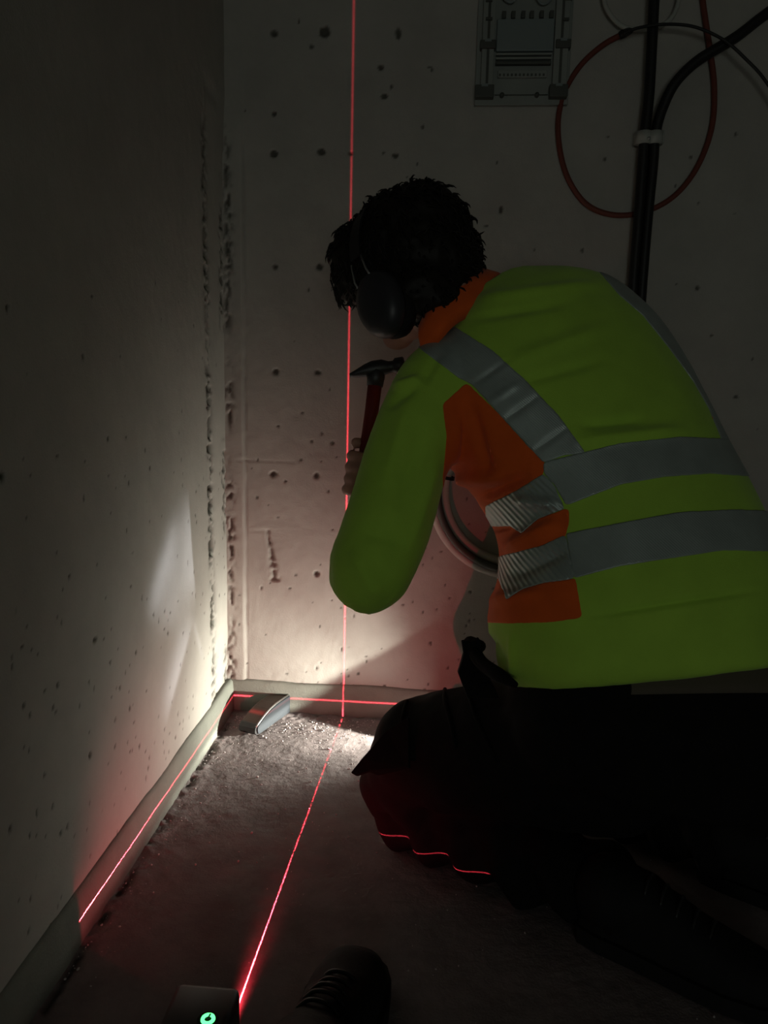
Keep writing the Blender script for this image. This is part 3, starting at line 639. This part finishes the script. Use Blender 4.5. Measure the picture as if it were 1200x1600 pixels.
panel('orange_panel', [(899, 904), (910, 965), (864, 972), (794, 974), (740, 972), (740, 905), (780, 900), (792, 936), (817, 921), (850, 911)], M['orange'], 0.0008, 'orange lower side panel')
panel('orange_panel', [(1037, 480), (1070, 520), (1140, 600), (1160, 690), (1128, 689), (1107, 638), (1083, 593), (1051, 521)], M['orange'], 0.0008, 'orange panel on the far side')
panel('reflective_tape', [(646, 536), (690, 495), (701, 505), (771, 549), (822, 596), (873, 650), (915, 708), (880, 712), (850, 723), (827, 699), (780, 647), (738, 601), (717, 591), (656, 545)], M['tape'], 0.0016, 'grey tape over the left shoulder')
panel('reflective_tape', [(934, 422), (976, 430), (1013, 455), (1045, 490), (1062, 530), (1090, 585), (1120, 640), (1140, 689), (1128, 689), (1107, 638), (1083, 596), (1046, 545), (1004, 493), (967, 461)], M['tape'], 0.0016, 'grey tape over the right shoulder')
panel('reflective_tape', [(915, 706), (970, 692), (1060, 683), (1125, 686), (1180, 690), (1180, 745), (1110, 740), (1040, 745), (970, 757), (885, 790), (868, 760), (849, 738), (850, 722)], M['tape'], 0.0017, 'upper horizontal tape across the back')
panel('reflective_tape', [(849, 740), (813, 764), (760, 790), (760, 822), (799, 822), (815, 834), (841, 811), (882, 795), (868, 762)], M['hatch'], 0.0018, 'ribbed tape on the flank')
panel('reflective_tape', [(885, 834), (967, 818), (1060, 801), (1144, 797), (1240, 800), (1240, 862), (1130, 860), (1037, 874), (967, 885), (897, 904)], M['tape'], 0.0017, 'lower horizontal tape across the back')
panel('reflective_tape', [(884, 836), (845, 853), (808, 862), (750, 878), (750, 905), (780, 904), (792, 936), (817, 921), (850, 911), (898, 904)], M['hatch'], 0.0018, 'ribbed lower tape on the flank')

# collar
CBo = np.array([at(x, y, d) for x, y, d in ((660, 538, 1.12), (680, 511, 1.105), (707, 484, 1.11), (757, 457, 1.145), (792, 437, 1.20), (775, 455, 1.27), (720, 505, 1.28), (680, 535, 1.22))])
CBt = np.array([at(x, y, d) for x, y, d in ((654, 508, 1.125), (667, 483, 1.12), (691, 457, 1.125), (727, 430, 1.155), (757, 419, 1.21), (740, 440, 1.27), (700, 480, 1.28), (668, 505, 1.22))])
cc = CBo.mean(0); ct = CBt.mean(0)
ring_ = lambda P, c, k: [c+(p-c)*k for p in crom(np.vstack([P, P[:1]]), 6)[:-1]]
o = MB().loft([ring_(CBo-(CBt-CBo)*0.7, cc, 0.98), ring_(CBo, cc, 1.05), ring_(CBo*0.5+CBt*0.5, (cc+ct)/2, 1.06), ring_(CBt, ct, 1.0), ring_(CBt, ct, 0.93), ring_(CBo*0.5+CBt*0.5, (cc+ct)/2, 0.92), ring_(CBo, cc, 0.86)], closed=True).build('collar', M['orange'], jacket); o['label'] = 'orange stand-up collar'
# cuff of the near sleeve
cd_ = unit(LWR-at(592, 805, 1.18)); ca_ = unit(np.cross(cd_, (0, 0, 1))); cb_ = np.cross(cd_, ca_)
MB().loft([[LWR+cd_*s+r_*(math.cos(t)*ca_+math.sin(t)*cb_) for t in np.linspace(0, 2*math.pi, 24, endpoint=False)] for s, r_ in ((-0.012, 0.039), (0.0, 0.040), (0.022, 0.039), (0.026, 0.036), (0.010, 0.032))], cap=False).build('cuff', M['yellow'], jacket)

# shirt showing under the hem
sh = stations([(824, 1092, 1240, 1086, 1.09, 1.10, 0.143), (816, 1062, 1224, 1030, 1.10, 1.11, 0.136), (795, 1000, 1200, 960, 1.11, 1.13, 0.130)])
MB().loft(resample(sh, 3)).build('shirt', M['shirt'], person)['label'] = 'brown-grey shirt hem showing below the jacket'

# ------------------------------------------------------------------ trousers
LHP, LKN = np.array([0.735, -0.720, 0.300]), np.array([0.472, -0.560, 0.195])
tr = MB()
tr.loft(resample(stations([(810, 1200, 1225, 1290, 1.06, 1.10, 0.13), (795, 1140, 1250, 1180, 1.08, 1.10, 0.150), (800, 1082, 1240, 1080, 1.09, 1.10, 0.142), (812, 1035, 1205, 1010, 1.10, 1.11, 0.120)]), 3))
tr.capsule(LHP, LKN+[0.02, -0.01, 0.008], 0.125, 0.092, 20); tr.capsule(LKN+[0.02, -0.01, 0.01], LKN+[-0.012, 0.012, -0.060], 0.090, 0.075, 20)
LK2, LAN = np.array([0.463, -0.508, 0.062]), np.array([0.795, -0.712, 0.060])
tr.capsule(LK2, LK2+(LAN-LK2)*0.5+[0.01, -0.01, 0.01], 0.062, 0.072, 20); tr.capsule(LK2+(LAN-LK2)*0.5+[0.01, -0.01, 0.01], LAN, 0.072, 0.058, 20)
RHP, RKN, RAN = np.array([0.93, -0.560, 0.290]), np.array([0.665, -0.270, 0.150]), np.array([0.985, -0.560, 0.065])
tr.capsule(RHP, RKN, 0.120, 0.085, 20); tr.capsule(RKN-[0, 0, 0.08], RAN, 0.065, 0.058, 20); tr.capsule(RKN, RKN-[0, 0, 0.08], 0.085, 0.066, 20)
tm = remesh(tr.mesh(), 0.008, 6, 1)
V, N = arrays(tm)
along = (V-LK2)@unit(LAN-LK2); low = np.clip((0.16-V[:, 2])/0.08, 0, 1)
h = 0.011*np.sin(along*80+V[:, 2]*30+2.2*noise3(V*[7, 7, 7], 4))*low+0.012*(noise3(V*[14, 14, 14], 8)-0.5)+0.005*(noise3(V*[40, 40, 40], 9)-0.5)
V = V+N*h[:, None]; V[:, 2] = np.maximum(V[:, 2], 0.003); setco(tm, V)
trousers = link('trousers', tm, M['trousers'], person); trousers['label'] = 'black work trousers'
# pocket flap standing off the knee, gathered waistband and seams
def sheet(name, pts, th, m, parent, label=None):
    P = np.array(pts, float); nn = unit(np.cross(P[1]-P[0], P[2]-P[0])); k = len(P)
    o = MB().loft([list(P-nn*th/2), list(P+nn*th/2)]).build(name, m, parent, False)
    b_ = o.modifiers.new('bevel', 'BEVEL'); b_.width = th*0.3; b_.segments = 2
    if label: o['label'] = label
    return o
sheet('pocket_flap', [at(x, y, d) for x, y, d in ((640, 1120, 1.20), (604, 1142, 1.21), (585, 1165, 1.21), (566, 1186, 1.20), (549, 1208, 1.19), (558, 1213, 1.19), (577, 1206, 1.19), (590, 1212, 1.19), (640, 1200, 1.17))], 0.006, M['trousers'], trousers, 'stiff pocket flap sticking out at the knee')
MB().tube(crom([at(x, y, d) for x, y, d in ((806, 1070, 1.02), (775, 1052, 1.06), (752, 1035, 1.10), (738, 1012, 1.14), (735, 1004, 1.18), (750, 1010, 1.22))], 6), list(np.interp(np.linspace(0, 1, 31), [0, .15, 1], [.004, .010, .010])), 12).build('waistband', M['trousers'], trousers)
sheet('belt_loop', [at(x, y, d) for x, y, d in ((721, 1001, 1.13), (731, 1000, 1.13), (733, 1003, 1.13), (748, 996, 1.13), (752, 1010, 1.13), (760, 1050, 1.12), (780, 1090, 1.10), (730, 1090, 1.12), (715, 1050, 1.13), (724, 1020, 1.13))], 0.014, M['trousers'], trousers)
for pts in (((728, 1020), (728, 1060), (740, 1110), (762, 1160), (775, 1190)), ((700, 1055), (695, 1090), (705, 1130), (712, 1170)), ((640, 1085), (630, 1120), (628, 1160), (640, 1200))):
    bvh = BVHTree.FromPolygons([tuple(v) for v in V], [tuple(p.vertices) for p in tm.polygons]) if 'tb' not in globals() else tb; tb = bvh
    P = []
    for q in crom(np.array([(a, b, 0) for a, b in pts]), 6):
        hit = tb.ray_cast(Vector(CAM), Vector(unit(ray(q[0], q[1]))))
        if hit[0] is not None: P.append(np.array(hit[0])+np.array(hit[1])*0.001)
    if len(P) > 5:
        P = np.array(P); P[1:-1] = (P[:-2]+P[1:-1]+P[2:])/3; MB().tube(P, 0.0035, 8).build('seam', M['trousers'], trousers)
make_boot('boot', np.array([0.985, -0.850, 0.0]), (0.86, -0.50), person, 'black work boot on the left foot', shaft=0.03, lean=(-0.6, 0.35, 0.0))
make_boot('boot', np.array([1.215, -0.690, 0.0]), (0.86, -0.50), person, 'black work boot on the right foot', shaft=0.03, lean=(-0.6, 0.35, 0.0))

# ------------------------------------------------------------------ body: one continuous skin surface, mostly under the clothes
HC = at(640, 408, 1.225); HF = unit((-0.64, 0.66, -0.38)); HL = unit(np.cross((0, 0, 1), HF)); HU = np.cross(HF, HL)
def hp(l, f, u): return HC+HL*l+HF*f+HU*u
bd = MB()
bd.ellipsoid(hp(0, 0, 0.015), [HL*0.074, HF*0.094, HU*0.098]); bd.ellipsoid(hp(0, 0.030, -0.055), [HL*0.058, HF*0.060, HU*0.062]); bd.ellipsoid(hp(0, 0.066, -0.100), [HL*0.026, HF*0.026, HU*0.020])
bd.capsule(hp(0, 0.088, 0.000), hp(0, 0.108, -0.034), 0.009, 0.014, 10)                      # nose
for s_ in (-1, 1):
    bd.ellipsoid(hp(s_*0.010, 0.104, -0.037), [HL*0.008, HF*0.009, HU*0.007], 10, 6)           # nostrils
    bd.capsule(hp(s_*0.016, 0.088, 0.012), hp(s_*0.046, 0.076, 0.012), 0.010, 0.008, 8)        # brow
    bd.ellipsoid(hp(s_*0.042, 0.070, -0.030), [HL*0.020, HF*0.018, HU*0.020], 10, 6)           # cheek
    bd.ellipsoid(hp(s_*0.075, -0.020, -0.062), [HL*0.010, HF*0.018, HU*0.032], 12, 8)          # ear
bd.capsule(hp(-0.020, 0.086, -0.064), hp(0.020, 0.086, -0.064), 0.006, 0.006, 8); bd.capsule(hp(-0.017, 0.084, -0.074), hp(0.017, 0.084, -0.074), 0.007, 0.007, 8)   # lips
NB = cc-np.array([0, 0, 0.02])
bd.tube(crom([hp(0, -0.030, -0.020), hp(0, -0.035, -0.070), (hp(0, -0.035, -0.07)+NB)/2, NB, NB+unit(tor[30].__getitem__(0)*0+np.array(tor[28]).mean(0)-NB)*0.08], 4), np.interp(np.linspace(0, 1, 17), [0, .5, 1], [.060, .058, .066]), 18)
core = [[np.array(r_).mean(0)+(np.array(p)-np.array(r_).mean(0))*0.78 for p in r_] for r_ in tor[3:-4:3]]
bd.loft(core)
for a_, b_, r0, r1 in ((LSH, LEL, .048, .040), (LEL, LWR, .032, .026), (RSH, REL, .048, .040), (REL, RWR, .040, .029), (LHP, LKN, .080, .060), (LK2, LAN, .050, .040), (RHP, RKN, .080, .060), (RKN-[0, 0, .08], RAN, .050, .040)): bd.capsule(a_, b_, r0, r1)
bd.capsule(LKN, LK2, .058, .048); bd.capsule(RKN, RKN-[0, 0, .08], .058, .048); bd.capsule((LHP+RHP)/2+[-0.02, 0, 0.02], LHP, .10, .09); bd.capsule((LHP+RHP)/2+[-0.02, 0, 0.02], RHP, .10, .09); bd.capsule((LHP+RHP)/2, np.array(core[0]).mean(0), .10, .12)
bd.capsule(LSH, np.array(core[-3]).mean(0), .05, .06); bd.capsule(RSH, np.array(core[-3]).mean(0), .05, .06)
# hands: palm beside the shaft, four fingers closed round it, thumb across the front
def hand(c, axis_, out, wrist, grip=0.0125, flip=1):
    """c: middle of the fist on the shaft axis; out: direction of the knuckles; fingers curl from the palm round 'out'"""
    e1 = unit(out-axis_*(out@axis_)); e2 = np.cross(axis_, e1)*flip
    pc = c-e1*0.012-e2*0.026
    bd.ellipsoid(pc, [axis_*0.042, e1*0.026, e2*0.015], 16, 10)
    bd.capsule(wrist, pc-axis_*0.006, 0.027, 0.024, 12)
    for i, (k, ln) in enumerate(((0.030, 4.0), (0.0105, 4.35), (-0.009, 4.15), (-0.0275, 3.6))):
        P = []; R_ = []
        for t in np.linspace(-2.3, -2.3+ln, 9):
            rad = grip+0.0105-0.002*(t > 0.8); P.append(c+axis_*(k-0.004*t*0.3)+rad*(math.cos(t)*e1+math.sin(t)*e2)*(1.16 if abs(t+0.35) < 0.4 else 1.0)); R_.append(0.0100-0.00022*(t+2.3)*1.8)
        bd.tube(P, R_, 10); bd.ellipsoid(P[-1], [e1*R_[-1], e2*R_[-1], axis_*R_[-1]], 10, 6)
    P = crom([pc+axis_*0.006+e1*-0.014, c-e2*0.022-e1*0.016+axis_*0.030, c-e1*0.002+axis_*0.050-e2*0.012, c+e1*0.018+axis_*0.052+e2*0.004], 4)
    bd.tube(P, np.linspace(0.0135, 0.0090, len(P)), 10); bd.ellipsoid(P[-1], [e1*0.009, e2*0.009, axis_*0.009], 10, 6)
HB, HT = at(563, 790, 1.275), at(588, 583, 1.275); hax = unit(HT-HB); HCN = at(567, 742, 1.275)
hand(HCN, hax, -VIEW[0]*0.9+VIEW[2]*0.25, LWR+unit(LWR-at(592, 805, 1.18))*0.01, flip=1)
rax = unit((0.3, 0.5, 0.8)); hand(RWR+unit(RWR-REL)*0.06, rax, unit(RWR-REL), RWR, flip=-1)
bm_ = remesh(bd.mesh(), 0.0036, 4)
body = link('body', bm_, M['skin'], person)
for s_ in (-1, 1):
    e = MB().ellipsoid(hp(s_*0.031, 0.079, -0.004), [HL*0.012, HF*0.012, HU*0.011], 14, 10).build('eye', mat('eye_white', (0.7, 0.68, 0.65), 0.3), body)
    MB().ellipsoid(hp(s_*0.031, 0.0885, -0.005), [HL*0.0055, HF*0.003, HU*0.0055], 12, 8).build('iris', mat('iris', (0.06, 0.035, 0.02), 0.2), e)

# ------------------------------------------------------------------ hair
hm = MB()
hm.ellipsoid(hp(0, -0.008, 0.022), [HL*0.090, HF*0.108, HU*0.086]); hm.ellipsoid(hp(0, -0.058, -0.020), [HL*0.084, HF*0.056, HU*0.080]); hm.ellipsoid(hp(0.016, 0.080, 0.042), [HL*0.060, HF*0.036, HU*0.038])
hm.ellipsoid(hp(0.01, -0.046, -0.075), [HL*0.066, HF*0.042, HU*0.040]); hm.ellipsoid(hp(0.05, 0.045, 0.015), [HL*0.038, HF*0.045, HU*0.035]); hm.ellipsoid(hp(0.040, 0.056, 0.040), [HL*0.056, HF*0.050, HU*0.052]); hm.ellipsoid(hp(0.068, 0.028, -0.018), [HL*0.026, HF*0.034, HU*0.040]); hm.ellipsoid(hp(0.055, 0.070, 0.000), [HL*0.036, HF*0.042, HU*0.040]); hm.ellipsoid(hp(0.03, -0.055, -0.090), [HL*0.066, HF*0.046, HU*0.046]); hm.ellipsoid(hp(0.064, -0.006, -0.035), [HL*0.020, HF*0.05, HU*0.05])
hr = remesh(hm.mesh(), 0.007, 3, 1); V, N = arrays(hr)
V = V+N*(0.012*(noise3(V*26, 2)-0.5)+0.007*(noise3(V*70, 3)-0.5))[:, None]; setco(hr, V)
hair = link('hair', hr, M['hair'], person); hair['label'] = 'thick dark hair'
# loose locks standing off the crown and the fringe
V, N = arrays(hr); lk = MB(); idx = RNG.choice(len(V), 1500, replace=False)
for i in idx:
    p, nn = V[i], unit(N[i]); q = p-HC; fr = (q@HF) > 0.06
    down = unit(-HU*0.8+HF*(0.5 if fr else -0.2)+RNG.normal(0, 0.35, 3)); down = unit(down-nn*(down@nn)*0.9); ln = RNG.uniform(0.012, 0.026)*(1.25 if fr else 1.0)
    if (q@HU) < -0.02: ln *= 0.45
    lk.tube([p-nn*0.003, p+nn*0.004+down*ln*0.35, p+nn*0.005+down*ln*0.7, p+nn*0.003+down*ln], [0.0026, 0.0019, 0.0011, 0.0003], 4, cap=False)
fc = hp(0.050, 0.108, 0.020)
for _ in range(130):
    p = fc+HL*RNG.normal(0, 0.014)+HF*RNG.normal(-0.014, 0.006)+HU*RNG.normal(0, 0.013); d = unit(HF*0.9-HU*0.75+RNG.normal(0, 0.35, 3)); ln = RNG.uniform(0.016, 0.034)
    lk.tube([p-d*0.012, p+d*ln*0.3, p+d*ln*0.65-HU*0.002, p+d*ln-HU*0.005], [0.0016, 0.0012, 0.0008, 0.0002], 4, cap=False)
lo_ = lk.build('loose_locks', M['hair'], hair); lo_['kind'] = 'stuff'

# ------------------------------------------------------------------ ear defenders
ed = MB(); bandpts = [hp(0.116*math.cos(t), -0.006, 0.134*math.sin(t)-0.030) for t in np.linspace(0.12, math.pi-0.12, 25)]
rb = [[np.array(p)+HF*x+unit(np.array(p)-HC)*y for x, y in ((-0.012, 0.0), (0.012, 0.0), (0.012, 0.003), (-0.012, 0.003))] for p in bandpts]
hd = MB().loft(rb).build('ear_defenders', M['black'], person, False); hd['label'] = 'dark ear defenders worn over the hair'
for s_ in (1, -1):
    ccn = hp(s_*0.104, -0.024, -0.096); ax_ = HL*s_; uu = unit(HU*0.95+HF*0.25); vv = np.cross(ax_, uu)
    def oval(c, a, b, n=28): return [c+uu*a*math.cos(t)+vv*b*math.sin(t) for t in np.linspace(0, 2*math.pi, n, endpoint=False)]
    cup = MB().loft([oval(ccn-ax_*0.010, 0.048, 0.039), oval(ccn-ax_*0.004, 0.053, 0.043), oval(ccn+ax_*0.008, 0.052, 0.042), oval(ccn+ax_*0.018, 0.044, 0.035), oval(ccn+ax_*0.022, 0.030, 0.024), oval(ccn+ax_*0.023, 0.012, 0.010)]).build('ear_cup', M['muff'], hd)
    MB().loft([oval(ccn-ax_*0.032, 0.040, 0.031), oval(ccn-ax_*0.030, 0.050, 0.040), oval(ccn-ax_*0.018, 0.053, 0.043), oval(ccn-ax_*0.010, 0.049, 0.039)]).build('ear_cushion', M['rubber'], hd)
    for f in (-0.016, 0.016):
        MB().tube([ccn+ax_*0.012+vv*f+uu*0.030, ccn+ax_*0.016+vv*f+uu*0.052, ccn+ax_*0.010+vv*f*0.8+uu*0.085], 0.0017, 8).build('steel_wire', M['steel'], hd)

# ------------------------------------------------------------------ hammer in the hand
hmr = empty('hammer', HB-hax*0.03, 'hammer with black head and dark red shaft, held upright in the hand', 'hammer')
MB().tube([HB-hax*0.05, HB-hax*0.045, HB, HCN, HT-hax*0.06, HT-hax*0.005], [0.010, 0.0135, 0.0125, 0.0118, 0.0115, 0.0120], 16).build('shaft', M['red'], hmr)
h0, h1 = at(546, 583, 1.275), at(632, 570, 1.275); hd_ = unit(h1-h0); hl_ = np.linalg.norm(h1-h0); hv = unit(np.cross(hd_, VIEW[2])); hw_ = np.cross(hd_, hv)
if hv[2] < 0: hv = -hv
HP = [(0.0, .003, .010, -.004), (0.10, .006, .011, -.003), (0.28, .0105, .013, 0), (0.42, .0135, .0145, .001), (0.60, .0135, .0145, .001), (0.72, .010, .011, 0), (0.80, .0095, .0105, 0), (0.84, .0135, .0140, 0), (0.98, .0138, .0145, 0), (1.0, .0120, .0125, 0)]
MB().loft([[h0+hd_*hl_*t+hv*(z+a*math.sin(q))+hw_*b*math.cos(q) for q in np.linspace(0, 2*math.pi, 18, endpoint=False)] for t, a, b, z in HP]).build('hammer_head', M['dsteel'], hmr)
MB().tube([HT-hax*0.022, HT-hax*0.006, HT+hax*0.016], [0.0135, 0.0150, 0.0130], 16).build('collar_ring', M['dsteel'], hmr)

# ------------------------------------------------------------------ the torch behind the knee
tx = unit(TORCH-np.array([TORCH[0]+0.12, TORCH[1]-0.010, 0.033]))
td = empty('torch', TORCH-tx*0.09-[0, 0, TORCH[2]], 'small black torch lying on the floor behind the knee, shining into the corner', 'torch')
def tring(s, r, n=24):
    a = unit(np.cross(tx, ZK)); b = np.cross(a, tx); return [TORCH-tx*s*1.5+r*1.68*(math.cos(t)*a+math.sin(t)*b) for t in np.linspace(0, 2*math.pi, n, endpoint=False)]
MB().loft([tring(s, r) for s, r in ((0.130, 0.014), (0.126, 0.0175), (0.060, 0.0175), (0.050, 0.0195), (0.040, 0.026), (0.008, 0.0265), (0.005, 0.0250), (0.006, 0.0225), (0.012, 0.0205))]).build('barrel', M['black'], td)
MB().loft([tring(s, r) for s, r in ((0.0115, 0.0200), (0.0095, 0.0200))]).build('lens', mat('torch_lens', (0.8, 0.8, 0.75), 0.1, emit=(1, 0.97, 0.85), estr=6.0), td)
for k in range(5): MB().loft([tring(0.066+k*0.011+s, r) for s, r in ((0, 0.0178), (0.001, 0.0186), (0.005, 0.0186), (0.006, 0.0178))]).build('grip_ring', M['rubber'], td)
MB().tube([TORCH-tx*0.135+ZK*0.026, TORCH-tx*0.135+ZK*0.034], 0.009, 12).build('switch', M['rubber'], td)
